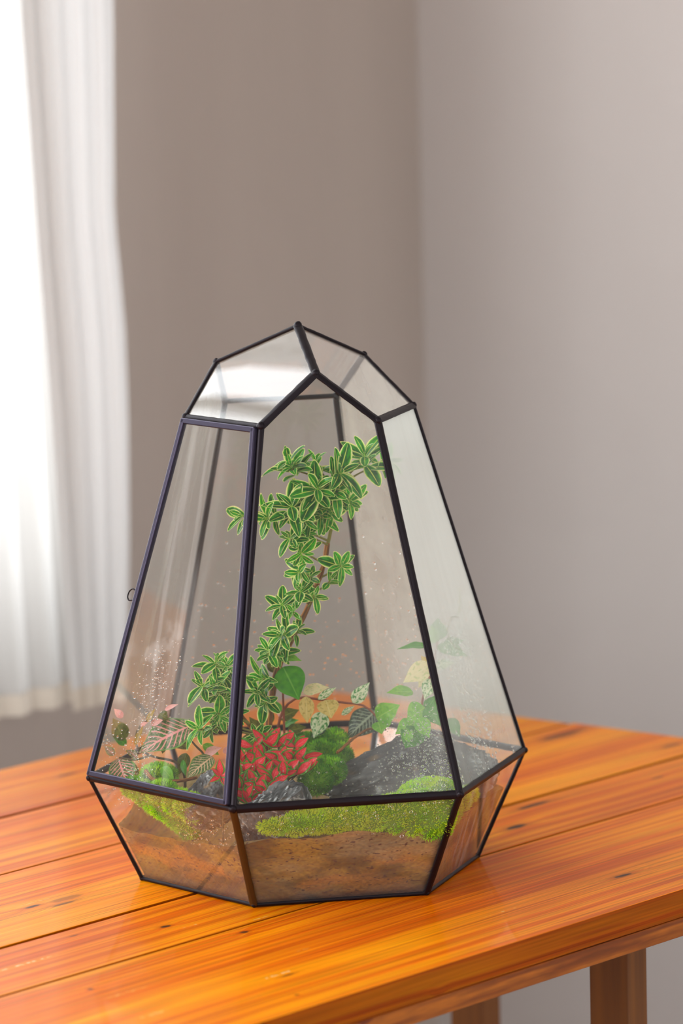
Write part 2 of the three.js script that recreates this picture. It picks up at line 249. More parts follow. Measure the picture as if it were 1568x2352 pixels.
{
  const w = { AB: 4.2, BC: 5.6, CD: 5.2, DE: 4.6, EF: 4.6, FA: 4.6, AG: 4.6, BH: 4.4, CI: 6, DJ: 4.8, EK: 5.4, FM: 4.6, GH: 3.6, IJ: 5, KM: 4.4, HP: 6.6, PI: 6.4, JR: 4.6, RK: 4.8, ML: 4.2, LG: 4.2, PQ: 5.8, RQ: 4.6, LQ: 4.4, aA: 3.2, bB: 5, cC: 5.4, dD: 3.8, eE: 4.4, fF: 4.4, ab: 2.6, bc: 2.6, cd: 2.8, de: 3, ef: 3, fa: 3 };
  for (const e in w) bar(K[e[0]], K[e[1]], w[e] / 1000, e === 'bB' ? brassM : leadM, terr);
  for (const k of Object.keys(K)) {
    const r = 'abcdef'.includes(k) ? 0.0016 : 'ADJGLRFM'.includes(k) ? 0.0021 : 0.0026, g = mergeVertices(new THREE.IcosahedronGeometry(r, 3)), p = g.attributes.position;
    for (let i = 0; i < p.count; i++) { const s = 0.9 + 0.25 * noise(p.getX(i) * 900 + k.charCodeAt(0), p.getY(i) * 900, p.getZ(i) * 900); p.setXYZ(i, p.getX(i) * s, p.getY(i) * s, p.getZ(i) * s); }
    g.computeVertexNormals(); part('solder_joint', g.translate(...K[k].toArray()), leadM, terr);
  }
}
// glass: R of the map is how clear the pane is, G how rough (misted)
function paneGeo(q, shift = 0) {
  const n = outward(q), c = centre(q), up = V3(0, 1, 0).addScaledVector(n, -n.y).normalize(), ex = up.clone().cross(n).normalize();
  const pos = [], uv = [], idx = [], y0 = Math.min(...q.map((p) => p.clone().sub(c).dot(up))), y1 = Math.max(...q.map((p) => p.clone().sub(c).dot(up))), hw = Math.max(...q.map((p) => Math.abs(p.clone().sub(c).dot(ex))));
  const flip = q[1].clone().sub(q[0]).cross(q[2].clone().sub(q[0])).dot(n) < 0, o = flip ? [...q].reverse() : q;
  for (const p of o) { const s = p.clone().addScaledVector(n, shift), d = p.clone().sub(c); pos.push(s.x, s.y, s.z); uv.push(d.dot(ex) / hw / 2 + 0.5, (d.dot(up) - y0) / (y1 - y0)); }
  for (let i = 1; i < o.length - 1; i++) idx.push(0, i, i + 1);
  const g = new THREE.BufferGeometry(); g.setAttribute('position', new THREE.Float32BufferAttribute(pos, 3)); g.setAttribute('uv', new THREE.Float32BufferAttribute(uv, 2)); g.setIndex(idx); g.computeVertexNormals();
  g.userData = { n, c, up, ex, y0, y1, hw }; return g;
}
function glass(fog, tint = [0.97, 0.99, 0.98], ior = 1.54, w = 256, h = 512) { // fog(u, v) -> [mist share, roughness]
  const t = texture(w, h, (u, v) => { const [m, r] = fog(u, v); return [255 * (1 - m), 255 * r, 0]; }, false);
  return new THREE.MeshPhysicalMaterial({ color: new THREE.Color(...tint), transmission: 1, transmissionMap: t, roughness: 1, roughnessMap: t, thickness: 0, ior, side: THREE.DoubleSide });
}
const streak = (u, v, k) => fbm(u * 26 + k, v * 2.2, k, 4), blot = (u, v, k) => fbm(u * 9 + k, v * 14, k, 4);
const fogs = {
  door: (u, v) => { const k = streak(u + 0.05 * v, v, 1), b = sstep(0.2, 0.36, u) * sstep(0.7, 0.45, u), m = 0.012 + 0.1 * b * sstep(0.4, 0.75, k) + 0.1 * sstep(0.55, 0.75, blot(u, v, 3)) * sstep(0.3, 0.1, Math.abs(u - 0.32)) * sstep(0.55, 0.4, v) * sstep(0.12, 0.25, v); return [m, 0.02 + 0.3 * m]; },
  front: (u, v) => { const e = sstep(0.45, 0.95, u + 0.15 * (0.5 - v)), m = 0.008 + 0.1 * e * (0.6 + 0.6 * blot(u, v, 5)) + 0.05 * sstep(0.62, 0.8, streak(u, v, 8)) * e; return [m, 0.02 + 0.35 * e * sstep(0.02, 0.2, v) * sstep(0.6, 0.3, v) * sstep(0.55, 0.8, u)]; },
  side: (u, v) => { const k = streak(u, v, 12), m = 0.42 + 0.22 * sstep(0.2, 0.6, v) + 0.1 * (k - 0.5) - 0.3 * sstep(0.3, 0.05, v); return [m, 0.22 + 0.45 * m]; },
  rear: (u, v) => { const m = 0.16 + 0.14 * blot(u, v, 20) + 0.08 * (streak(u, v, 4) - 0.5); return [m, 0.15 + 0.3 * blot(u, v, 20)]; },
  rearclear: (u, v) => { const m = 0.015 + 0.05 * (streak(u, v, 4) - 0.4); return [m, 0.03]; },
  rearleft: (u, v) => { const k = streak(u, v, 16), m = 0.05 + 0.25 * sstep(0.4, 0.8, k); return [m, 0.08]; },
  roof: (u, v) => [0.02 + 0.04 * blot(u, v, 50), 0.015], roofmist: (u, v) => [0.16 + 0.12 * blot(u, v, 60), 0.12],
  low: (u, v) => { const m = 0.02 + 0.06 * blot(u, v, 72); return [m, 0.03]; },
  lowside: (u, v) => { const m = 0.06 + 0.16 * sstep(0.5, 0.8, streak(u + 0.2 * v, v, 90)); return [m, 0.05]; },
};
const ONPANE = {};
function behind(key, x, y, depth) {                           // the point that pixel (x, y) shows at some depth behind a pane
  if (!ONPANE[key]) { const q = [...key].map((k) => K[k]), n = outward(q); ONPANE[key] = [q[0], n]; }
  const [p0, n] = ONPANE[key], d = rayTo(x, y), p = CAM.clone().addScaledVector(d, p0.clone().sub(CAM).dot(n) / d.dot(n)); return p.addScaledVector(n, -depth);
}
const panes = {};
function addPane(key, verts, fog, parent = terr, shift = 0, tint) { const g = paneGeo([...verts].map((k) => K[k]), shift); return panes[key] = part('glass_pane', g, glass(fogs[fog], tint, (fog.startsWith('low') && key !== 'lowf') || fog === 'roof' ? 1.78 : 1.5), parent); }
addPane('front', 'BCIPH', 'front'); addPane('side', 'CDJI', 'side', terr, 0, [0.92, 0.99, 0.96]); addPane('rear', 'DEKRJ', 'rear', terr, 0, [0.97, 0.97, 0.9]); addPane('rearc', 'EFMK', 'rearclear'); addPane('rearl', 'FAGLM', 'rearleft');
addPane('roofl', 'GHPQL', 'roof'); addPane('roofr', 'IJRQP', 'roofmist'); addPane('roofb', 'KMLQR', 'roof');
addPane('lowl', 'abBA', 'low', terr, 0, [0.97, 0.92, 0.84]); addPane('lowf', 'bcCB', 'low'); addPane('lows', 'cdDC', 'lowside'); addPane('lowb', 'deED', 'lowside'); addPane('lowc', 'efFE', 'lowside'); addPane('lowa', 'faAF', 'lowside');
addPane('base', 'abcdef', 'roof', terr, 0);
// the hinged door stands proud of its opening
{
  const q = ['A', 'B', 'H', 'G'].map((k) => K[k]), n = outward(q), c = centre(q), door = new THREE.Group(); door.name = 'door'; terr.add(door);
  const inset = (i) => { const p = q[i], a = q[(i + 3) % 4].clone().sub(p).normalize(), b = q[(i + 1) % 4].clone().sub(p).normalize(); const s = a.clone().cross(b).length(); return p.clone().addScaledVector(a.add(b), 0.003 / s).addScaledVector(n, 0.0028); };
  const d = [0, 1, 2, 3].map(inset);
  panes.door = part('glass_pane', paneGeo(d), glass(fogs.door), door);
  for (let i = 0; i < 4; i++) {
    const a = d[i], b = d[(i + 1) % 4], L = a.distanceTo(b) + 0.003, dir = b.clone().sub(a).normalize();
    const g = new RoundedBoxGeometry(0.0036, L, 0.0036, 2, 0.0008), m = new THREE.Matrix4().makeBasis(dir.clone().cross(n), dir, n); m.setPosition(a.clone().lerp(b, 0.5));
    part('door_frame_bar', g.applyMatrix4(m), doorM, door);
  }
  // wire loop on the free edge of the door
  const a = d[3].clone().lerp(d[0], 0.497), out = d[0].clone().sub(d[1]).normalize(), al = d[3].clone().sub(d[0]).normalize(), L = [];
  for (const [x, y] of [[-0.001, 0.0012], [0.0016, 0.0026], [0.0042, 0.0034], [0.0062, 0.0018], [0.0064, -0.0008], [0.005, -0.0024], [0.0024, -0.0022], [-0.001, -0.0016]]) L.push(a.clone().addScaledVector(out, x * 1.25 + 0.0008).addScaledVector(al, y * 1.25));
  part('latch_loop', tube(L, 0.00045, 0.00045, 40, 8), leadM, door);
}
// condensation on the inside of the panes
{
  const drop = mergeGeometries([new THREE.SphereGeometry(1, 12, 6, 0, Math.PI * 2, 0, Math.PI / 2), new THREE.CircleGeometry(1, 12).rotateX(Math.PI / 2)]).scale(1, 0.62, 1);
  const water = new THREE.MeshPhysicalMaterial({ color: 0xffffff, transmission: 1, thickness: 0.002, roughness: 0, ior: 1.33 });
  const dew = (pane, n, fn, parent) => {
    const { n: nn, c, up, ex, y0, y1, hw } = pane.geometry.userData, list = []; let tries = 0;
    const taken = [];
    while (list.length < n && tries++ < n * 40) {
      const u = rnd(), v = rnd(), r = fn(u, v, rnd()); if (!r) continue;
      const x = (u - 0.5) * 2 * hw, y = mix(y0, y1, v); if (taken.some((t) => (t[0] - x) ** 2 + (t[1] - y) ** 2 < (t[2] + r) ** 2 * 1.1)) continue; taken.push([x, y, r]);
      const p = c.clone().addScaledVector(ex, x).addScaledVector(up, y).addScaledVector(nn, -0.0003);
      list.push(new THREE.Matrix4().compose(p, new THREE.Quaternion().setFromUnitVectors(V3(0, 1, 0), nn.clone().negate()), V3(r * rr(0.9, 1.1), r, r * rr(0.9, 1.1))));
    }
    const m = new THREE.InstancedMesh(drop, water, list.length); list.forEach((k, i) => m.setMatrixAt(i, k));
    m.name = numbered('water_droplets'); m.userData.kind = 'stuff'; parent.add(m);
  };
  const halfAt = (v, b, t) => mix(b, t, v) / 2;                // half width of a trapezoid pane in its own u
  const frontOK = (u, v) => Math.abs(u - 0.5) < halfAt(v, 0.97, 0.38);
  dew(panes.front, 1000, (u, v, k) => { if (!frontOK(u, v) || v > 0.3) return 0; const w = sstep(0.55, 0.92, u + 0.2 * (0.12 - v)) * sstep(0.24, 0.14, v); if (rnd() > w + 0.06 * (v < 0.1 ? 1 : 0)) return 0; return mix(0.00022, 0.0012, Math.pow(k, 2.4)) * mix(1, 0.5, sstep(0.05, 0.22, v)) * mix(0.5, 1, sstep(0.55, 0.9, u)); }, panes.front);
  dew(panes.lowf, 150, (u, v, k) => { if (Math.abs(u - 0.5) > halfAt(v, 0.76, 0.97) || v < 0.55) return 0; if (rnd() > sstep(0.55, 0.85, v)) return 0; return mix(0.0004, 0.0013, k * k) * mix(0.7, 1.1, u); }, panes.lowf);
  dew(panes.side, 650, (u, v, k) => { if (Math.abs(u - 0.5) > halfAt(v, 0.96, 0.5) || v > 0.55) return 0; const s = noise(u * 22, v * 1.5, 3); if (rnd() > sstep(0.42, 0.7, s) * sstep(0.55, 0.3, v) * (u < 0.6 ? 1 : 0.5)) return 0; return mix(0.0004, 0.00125, k * k); }, panes.side);
  dew(panes.door, 420, (u, v, k) => { if (Math.abs(u - 0.5) > halfAt(v, 0.94, 0.48) || v > 0.45) return 0; const w = Math.exp(-(((u - 0.3 - 0.2 * v) / 0.09) ** 2)) * sstep(0.42, 0.3, v) + 0.35 * Math.exp(-(((u - 0.1) / 0.07) ** 2)) * sstep(0.2, 0.1, v); return rnd() < w ? mix(0.0003, 0.0008, k * k) : 0; }, terr.getObjectByName('door'));
  dew(panes.lowl, 210, (u, v, k) => { if (Math.abs(u - 0.5) > halfAt(v, 0.76, 0.96)) return 0; const w = sstep(0.72, 0.9, v + 0.5 * (u - 0.5) * (u > 0.5 ? -1 : 0)) * sstep(1, 0.9, v) + sstep(0.45, 0.6, v) * sstep(0.45, 0.6, u) * sstep(0.9, 0.75, v) * 0.8; return rnd() < w ? mix(0.0003, 0.001, k * k) : 0; }, panes.lowl);
  dew(panes.rearc, 170, (u, v, k) => (Math.abs(u - 0.5) > halfAt(v, 0.94, 0.48) || v < 0.05 || v > 0.6 ? 0 : rnd() < sstep(0.6, 0.3, v) ? mix(0.0004, 0.001, k) : 0), panes.rearc);
  dew(panes.rear, 170, (u, v, k) => (Math.abs(u - 0.5) > halfAt(v, 0.94, 0.4) || v < 0.1 || v > 0.6 ? 0 : rnd() < sstep(0.6, 0.3, v) ? mix(0.0004, 0.0011, k) : 0), panes.rear);
}

// ------------------------------------------------------------------ sand, rocks, moss
const hexR = (phi, y) => { const r = mix(D.rb, D.rw, (y - LIFT) / (D.hw - LIFT)) * Math.cos(Math.PI / 6) - 0.0016, a = ((phi - D.rot) % (Math.PI / 3) + Math.PI * 3 / 3) % (Math.PI / 3); const b = a > Math.PI / 6 ? a - Math.PI / 3 : a; return r / Math.cos(b); };
const soil = (x, z) => 0.043 + 0.004 * (fbm(x * 40, z * 40, 5, 3) - 0.5) * 2 + 0.002 * sstep(0, 0.09, x) * sstep(-0.02, 0.07, z) - 0.012 * sstep(0.0, -0.1, x) * sstep(-0.05, 0.06, z) + 0.002;
{
  const pos = [], uv = [], idx = [], A = 180, R = 22, S = 10;
  for (let i = 0; i <= R; i++) for (let j = 0; j <= A; j++) {
    const phi = j / A * Math.PI * 2; let y = 0.045; for (let k = 0; k < 5; k++) { const r = hexR(phi, y) * i / R; y = soil(r * Math.cos(phi), -r * Math.sin(phi)); }
    const r = hexR(phi, y) * i / R; pos.push(r * Math.cos(phi), y, -r * Math.sin(phi)); uv.push(r * Math.cos(phi) * 4 + 0.5, 0.7 + r * Math.sin(phi) * 2);
  }
  const top = pos.length / 3;
  for (let i = 0; i <= S; i++) for (let j = 0; j <= A; j++) {
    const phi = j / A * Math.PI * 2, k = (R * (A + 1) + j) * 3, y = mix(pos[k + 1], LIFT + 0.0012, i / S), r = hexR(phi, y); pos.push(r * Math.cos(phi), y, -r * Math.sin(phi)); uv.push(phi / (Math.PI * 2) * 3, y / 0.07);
  }
  for (let i = 0; i < R; i++) for (let j = 0; j < A; j++) { const a = i * (A + 1) + j; idx.push(a, a + A + 1, a + 1, a + 1, a + A + 1, a + A + 2); }
  for (let i = 0; i < S; i++) for (let j = 0; j < A; j++) { const a = top + i * (A + 1) + j; idx.push(a, a + A + 1, a + 1, a + 1, a + A + 1, a + A + 2); }
  const b = pos.length / 3; pos.push(0, LIFT + 0.0012, 0); uv.push(0, 0); for (let j = 0; j < A; j++) { const a = top + S * (A + 1) + j; idx.push(b, a + 1, a); }
  const g = new THREE.BufferGeometry(); g.setAttribute('position', new THREE.Float32BufferAttribute(pos, 3)); g.setAttribute('uv', new THREE.Float32BufferAttribute(uv, 2)); g.setIndex(idx); g.computeVertexNormals();
  const tex = texture(1024, 512, (u, v) => {
    const a = fbm(u * 9, v * 5, 3, 4), f = fbm(u * 160, v * 90, 9, 2), s = fbm(u * 74, v * 70, 21, 3), cr = Math.abs(fbm(u * 18, v * 16, 40, 3) - 0.5);
    let c = mix3([148, 114, 32], [98, 72, 12], sstep(0.35, 0.65, a)); c = mix3(c, [182, 116, 26], sstep(0.55, 0.75, fbm(u * 6, v * 7, 90, 3)) * 0.7); c = mix3(c, [150, 132, 104], sstep(0.55, 0.7, fbm(u * 5 + 3, v * 4, 60, 3)) * 0.6);
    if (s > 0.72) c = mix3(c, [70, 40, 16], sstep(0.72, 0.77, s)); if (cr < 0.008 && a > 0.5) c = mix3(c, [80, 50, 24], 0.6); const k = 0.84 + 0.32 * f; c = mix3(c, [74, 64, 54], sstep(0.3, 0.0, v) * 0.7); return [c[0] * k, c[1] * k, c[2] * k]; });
  tex.wrapS = tex.wrapT = THREE.RepeatWrapping;
  const bump = texture(512, 256, (u, v) => { const q = 255 * fbm(u * 90, v * 50, 6, 3); return [q, q, q]; }, false); bump.wrapS = bump.wrapT = THREE.RepeatWrapping;
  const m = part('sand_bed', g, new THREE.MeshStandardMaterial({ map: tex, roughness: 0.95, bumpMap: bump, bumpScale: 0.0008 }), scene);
  Object.assign(m.userData, { label: 'tan sand packed in the bottom of the glass terrarium', category: 'sand' });
}
function rock(name, label, centreP, size, turn, sd, opt = {}) {
  const g = mergeVertices(new THREE.IcosahedronGeometry(1, 42)), p = g.attributes.position, col = [], v = V3(0, 0, 0), cuts = [];
  const old = seed; seed = sd; for (let i = 0; i < (opt.cuts ?? 16); i++) cuts.push([V3(rr(-1, 1), rr(-0.8, 1), rr(-1, 1)).normalize(), rr(0.62, 0.92)]); seed = old;
  for (const e of opt.extra ?? []) cuts.push([V3(...e[0]).normalize(), e[1]]);
  const dir = V3(...(opt.strata ?? [0.5, 0.8, 0.3])).normalize();
  for (let i = 0; i < p.count; i++) {
    v.fromBufferAttribute(p, i);
    for (const [n, d] of cuts) { const k = v.dot(n); if (k > d) v.addScaledVector(n, (d - k) * 0.97); }
    const s = v.dot(dir), f = fbm(v.x * 2.2 + sd, v.y * 2.2, v.z * 2.2, 4), l = fbm(s * 16 + f * 5, v.x * 2.4 + sd, v.z * 2.4, 4), h = fbm(v.x * 13, v.y * 13, v.z * 13 + sd, 4);
    const r = 1 + 0.16 * (f - 0.5) + 0.15 * (l - 0.5) + 0.12 * (h - 0.5); v.multiplyScalar(r); p.setXYZ(i, v.x * size[0], v.y * size[1], v.z * size[2]);
    let c = mix3([0.018, 0.019, 0.021], [0.11, 0.11, 0.112], sstep(0.35, 0.68, f)); c = mix3(c, [0.5, 0.52, 0.53], sstep(0.56, 0.72, l) * 0.8 * sstep(0.35, 0.6, h)); c = mix3(c, [0.01, 0.01, 0.012], sstep(0.42, 0.3, l) * 0.7); c = mix3(c, [0.22, 0.13, 0.05], sstep(0.6, 0.78, fbm(v.x * 4 + 5, v.y * 4, v.z * 4 + sd, 3)) * (opt.rust ?? 0.5)); const q = 0.5 + 1.0 * h; col.push(c[0] * q, c[1] * q, c[2] * q);
  }
  g.setAttribute('color', new THREE.Float32BufferAttribute(col, 3)); g.computeVertexNormals();
  const m = part(name, g, new THREE.MeshStandardMaterial({ vertexColors: true, roughness: 0.72 }), scene); m.position.copy(centreP); m.rotation.set(...turn); Object.assign(m.userData, { label, category: 'rock' }); return m;
}
rock('rock', 'large grey slate rock with pale streaks filling the right half of the terrarium', at(925, 1790, 0.012), [0.058, 0.034, 0.03], [0.1, 0.15, 0.12], 11, { extra: [[[-0.55, 0.75, 0.35], 0.55], [[0.6, 0.75, 0.2], 0.62], [[-0.2, 0.6, 0.8], 0.6]], strata: [-0.5, 0.8, 0.3] });
rock('rock', 'small dark jagged rock behind the front glass, in front of the red leaves', behind('bcCB', 650, 1905, 0.019), [0.029, 0.026, 0.014], [0, 0.2, 0], 23, { rust: 0.25, cuts: 9, extra: [[[-0.42, 0.88, 0.2], 0.4], [[0.95, 0.2, 0.2], 0.66], [[0.2, 0.9, 0.1], 0.72]], strata: [0.6, 0.6, 0.5] });
rock('rock', 'dark rock behind the lower right corner of the glass door', behind('abBA', 418, 1878, 0.022), [0.02, 0.02, 0.014], [0.1, 0.5, -0.1], 37, { rust: 0.8, extra: [[[-0.6, 0.75, 0.2], 0.5]] });

const mossCols = [[0.06, 0.24, 0.004], [0.24, 0.6, 0.006], [0.46, 0.78, 0.01], [0.58, 0.72, 0.02]];
function moss(label, blobs, per, bias, len = 0.003) {           // blobs: [centre, rx, ry, rz]
  const g = new THREE.Group(); g.name = numbered('moss_clump'); Object.assign(g.userData, { label, category: 'moss', kind: 'stuff' }); scene.add(g);
  const geos = [], mats = [], cols = [], q = new THREE.Quaternion();
  for (const [c, rx, ry, rz] of blobs) {
    const s = new THREE.IcosahedronGeometry(1, 10); s.scale(rx * 0.9, ry * 0.9, rz * 0.9); s.translate(c.x, c.y, c.z); geos.push(s);
    for (let i = 0; i < per * rx * rz / 1e-4; i++) {
      const d = V3(rr(-1, 1), rr(-1, 1), rr(-1, 1)); if (d.lengthSq() > 1 || d.lengthSq() < 0.01) { continue; } d.normalize();
      const p = V3(c.x + d.x * rx * 0.92, c.y + d.y * ry * 0.92, c.z + d.z * rz * 0.92), nn = V3(d.x / rx, d.y / ry, d.z / rz).normalize().add(V3(rr(-0.5, 0.5), rr(0, 0.6), rr(-0.5, 0.5))).normalize();
      q.setFromUnitVectors(V3(0, 1, 0), nn); const k = len * rr(0.6, 1.3); mats.push(new THREE.Matrix4().compose(p, q.clone(), V3(k * 0.15, k, k * 0.15)));
      const t = clamp(fbm(p.x * 130, p.y * 130, p.z * 130, 2) * 1.6 - 0.3 + bias + rr(-0.15, 0.15)) * 2.99, f = Math.floor(t); cols.push(mix3(mossCols[f], mossCols[f + 1], t - f));
    }
  }
  part('moss_mound', mergeGeometries(geos), new THREE.MeshStandardMaterial({ color: new THREE.Color(0.12, 0.26, 0.01), roughness: 1 }), g).userData.kind = 'stuff';
  const blade = new THREE.ConeGeometry(1, 1, 4, 2, true).translate(0, 0.5, 0), im = new THREE.InstancedMesh(blade, new THREE.MeshStandardMaterial({ color: 0xffffff, roughness: 0.85 }), mats.length), cc = new THREE.Color();
  mats.forEach((m, i) => { im.setMatrixAt(i, m); im.setColorAt(i, cc.setRGB(...cols[i])); }); im.name = numbered('moss_shoots'); im.userData.kind = 'stuff'; g.add(im);
}
{
  const strip = [[640, 1912, 0.012, 0.006], [680, 1908, 0.012, 0.008], [725, 1903, 0.012, 0.008], [770, 1898, 0.012, 0.009], [815, 1892, 0.012, 0.009], [860, 1888, 0.012, 0.011], [905, 1886, 0.012, 0.013], [950, 1884, 0.012, 0.015], [990, 1886, 0.012, 0.017], [1016, 1896, 0.009, 0.014], [1020, 1870, 0.01, 0.018]];
  moss('bright green moss lining the front glass below the large grey rock', [...strip.map(([x, y, rx, ry]) => [behind('bcCB', x, y, 0.0075), rx, ry, 0.006]), [at(990, 1830, 0.045), 0.022, 0.012, 0.014], [behind('cdDC', 1066, 1868, 0.009), 0.007, 0.011, 0.007], [behind('cdDC', 1086, 1852, 0.009), 0.007, 0.008, 0.007], [behind('cdDC', 1106, 1838, 0.009), 0.006, 0.005, 0.006]], 5000, 0.35, 0.0019);
  moss('dark green moss mound behind the red leaves, beside the large grey rock', [[at(752, 1770, 0.03), 0.012, 0.009, 0.012], [at(768, 1705, -0.012), 0.009, 0.009, 0.01], [at(725, 1790, 0.045), 0.011, 0.01, 0.01], [at(705, 1705, -0.015), 0.01, 0.006, 0.01], [at(740, 1735, 0.0), 0.012, 0.01, 0.012], [at(775, 1740, 0.0), 0.01, 0.01, 0.01]], 2600, -0.4, 0.002);
  moss('green moss patch at the left behind the glass door', [[at(365, 1782, 0.03), 0.012, 0.008, 0.01], ...[[285, 1826, 0.008], [305, 1836, 0.009], [325, 1846, 0.01], [345, 1858, 0.011], [362, 1868, 0.012], [378, 1880, 0.011], [392, 1896, 0.01], [404, 1912, 0.008], [412, 1928, 0.006], [390, 1862, 0.011], [412, 1868, 0.01], [350, 1838, 0.01], [420, 1888, 0.007], [330, 1870, 0.006]].map(([x, y, r]) => [behind('abBA', x, y, 0.009), r, r * 0.8, 0.0065])], 4000, 0.1, 0.002);
}

// ------------------------------------------------------------------ leaves
function leafGeo(w, { fold = 0.25, arch = 0.18, a = 0.85, b = 0.9, tip = 0, wave = 0, nx = 6, ny = 9 } = {}) { // unit length along +y, upper face +z
  const pos = [], uv = [], idx = [];
  for (let j = 0; j <= ny; j++) for (let i = 0; i <= nx; i++) {
    const t = j / ny, s = i / nx * 2 - 1, hw = w / 2 * Math.pow(Math.sin(Math.PI * Math.pow(clamp(t, 0.004, 0.996), a)), b) * (1 - tip * sstep(0.6, 1, t) * 0.6) + 0.006;
    const y = t, z = fold * Math.abs(s) * hw - arch * t * t + wave * hw * Math.sin(t * 14 + s) * Math.abs(s); pos.push(s * hw, y, z); uv.push(i / nx, t);
  }
  for (let j = 0; j < ny; j++) for (let i = 0; i < nx; i++) { const k = j * (nx + 1) + i; idx.push(k, k + 1, k + nx + 2, k, k + nx + 2, k + nx + 1); }
  const g = new THREE.BufferGeometry(); g.setAttribute('position', new THREE.Float32BufferAttribute(pos, 3)); g.setAttribute('uv', new THREE.Float32BufferAttribute(uv, 2)); g.setIndex(idx); g.computeVertexNormals(); return g;
}
const leafMat = (map, tr = 0.4, coat = 0.5) => new THREE.MeshPhysicalMaterial({ map, transmission: tr, thickness: 0, roughness: 0.95, specularIntensity: 0.25, clearcoat: coat, clearcoatRoughness: 0.18, side: THREE.DoubleSide });
const serissaTex = [0, 1, 2].map((k) => texture(64, 128, (u, v) => {
  const s = Math.abs(u * 2 - 1), n = fbm(u * 7 + k * 9, v * 9, k, 3); let c = mix3([2, 82, 8], [68, 196, 4], clamp(n * 1.2 - 0.28 + 0.14 * k));
  const e = 0.74 + 0.14 * (fbm(v * 7 + k * 5, u > 0.5 ? 1 : 4, k, 2) - 0.5); c = mix3(c, [120, 200, 40], sstep(e - 0.16, e, s) * 0.8); c = mix3(c, [252, 246, 168], sstep(e, e + 0.12, s)); c = mix3(c, [226, 228, 104], sstep(0.13, 0.05, s + 0.06 * v * v) * (v < 0.93 ? 1 : 0)); c = mix3(c, [242, 238, 150], sstep(0.93, 0.98, v)); c = mix3(c, [190, 220, 80], sstep(0.12, 0.0, v)); return c; }));
const netTex = (leaf, vein, edge, wv) => texture(128, 256, (u, v) => {
  const s = Math.abs(u * 2 - 1), n = fbm(u * 9, v * 12, 3, 3); let c = mix3(leaf, leaf.map((x) => x * 0.6), n);
  const q = (v - 0.28 * s) * 9 + (u > 0.5 ? 0.4 : 0), d = Math.abs(q - Math.round(q)), net = Math.abs(fbm(u * 15, v * 17, 8, 2) - 0.5);
  c = mix3(c, vein, sstep(wv * 1.6, wv * 0.6, d) * sstep(1, 0.75, s)); c = mix3(c, vein, sstep(0.06, 0.02, net) * 0.6); c = mix3(c, vein, sstep(0.11, 0.05, s)); c = mix3(c, edge, sstep(0.86, 0.97, s)); return c; });
const pinkTex = netTex([92, 146, 74], [250, 168, 166], [120, 170, 70], 0.13), paleTex = netTex([96, 140, 74], [236, 196, 160], [130, 160, 70], 0.12), greyTex = netTex([70, 92, 78], [170, 184, 160], [70, 92, 70], 0.1);
const redTex = [0, 1].map((k) => texture(64, 128, (u, v) => { const s = Math.abs(u * 2 - 1), n = fbm(u * 8 + k * 7, v * 9, k, 3), q = (v - 0.3 * s) * 7, d = Math.abs(q - Math.round(q)); let c = mix3(k ? [228, 16, 22] : [190, 12, 12], [246, 64, 76], n); c = mix3(c, [252, 150, 160], sstep(0.2, 0.05, d) * 0.3 * k + sstep(0.12, 0.04, s) * 0.35); c = mix3(c, [70, 140, 30], sstep(0.5 + 0.25 * (n - 0.5), 0.82, s)); c = mix3(c, [120, 180, 50], sstep(0.85, 1, s)); return c; }));
const plainTex = (a, b, spot, amt) => texture(64, 128, (u, v) => { const s = Math.abs(u * 2 - 1), n = fbm(u * 6 + amt * 50, v * 8, 4, 3); let c = mix3(a, b, n); const q = (v - 0.25 * s) * 7, d = Math.abs(q - Math.round(q)); c = mix3(c, spot, sstep(0.62 - 0.2 * amt, 0.7, fbm(u * 13, v * 14 + amt * 9, 9, 3)) * amt); c = mix3(c, b, sstep(0.12, 0.03, d) * 0.35); c = mix3(c, mix3(b, [255, 255, 220], 0.3), sstep(0.08, 0.03, s) * 0.6); return c; });
const M = {
  serissa: serissaTex.map((t) => leafMat(t, 0.45, 0.55)), pink: leafMat(pinkTex, 0.35, 0.3), pale: leafMat(paleTex, 0.35, 0.3), grey: leafMat(greyTex, 0.3, 0.4), red: redTex.map((t) => leafMat(t, 0.35, 0.35)),
  green: leafMat(plainTex([40, 120, 14], [88, 166, 26], [30, 90, 10], 0.2), 0.42, 0.4), lime: leafMat(plainTex([96, 176, 26], [150, 206, 60], [60, 140, 20], 0.3), 0.45, 0.4), cream: leafMat(plainTex([240, 226, 176], [228, 214, 170], [96, 160, 70], 0.25), 0.45, 0.3), creamgreen: leafMat(plainTex([214, 226, 180], [238, 238, 214], [50, 130, 50], 0.85), 0.4, 0.4), tan: leafMat(plainTex([214, 184, 104], [226, 202, 128], [130, 110, 40], 0.35), 0.4, 0.2), olive: leafMat(plainTex([70, 84, 20], [120, 120, 30], [40, 40, 12], 0.4), 0.35, 0.3), blush: leafMat(plainTex([246, 186, 178], [240, 160, 160], [150, 150, 80], 0.2), 0.4, 0.3), amber: leafMat(plainTex([206, 140, 30], [150, 140, 30], [110, 100, 20], 0.4), 0.45, 0.3),
};
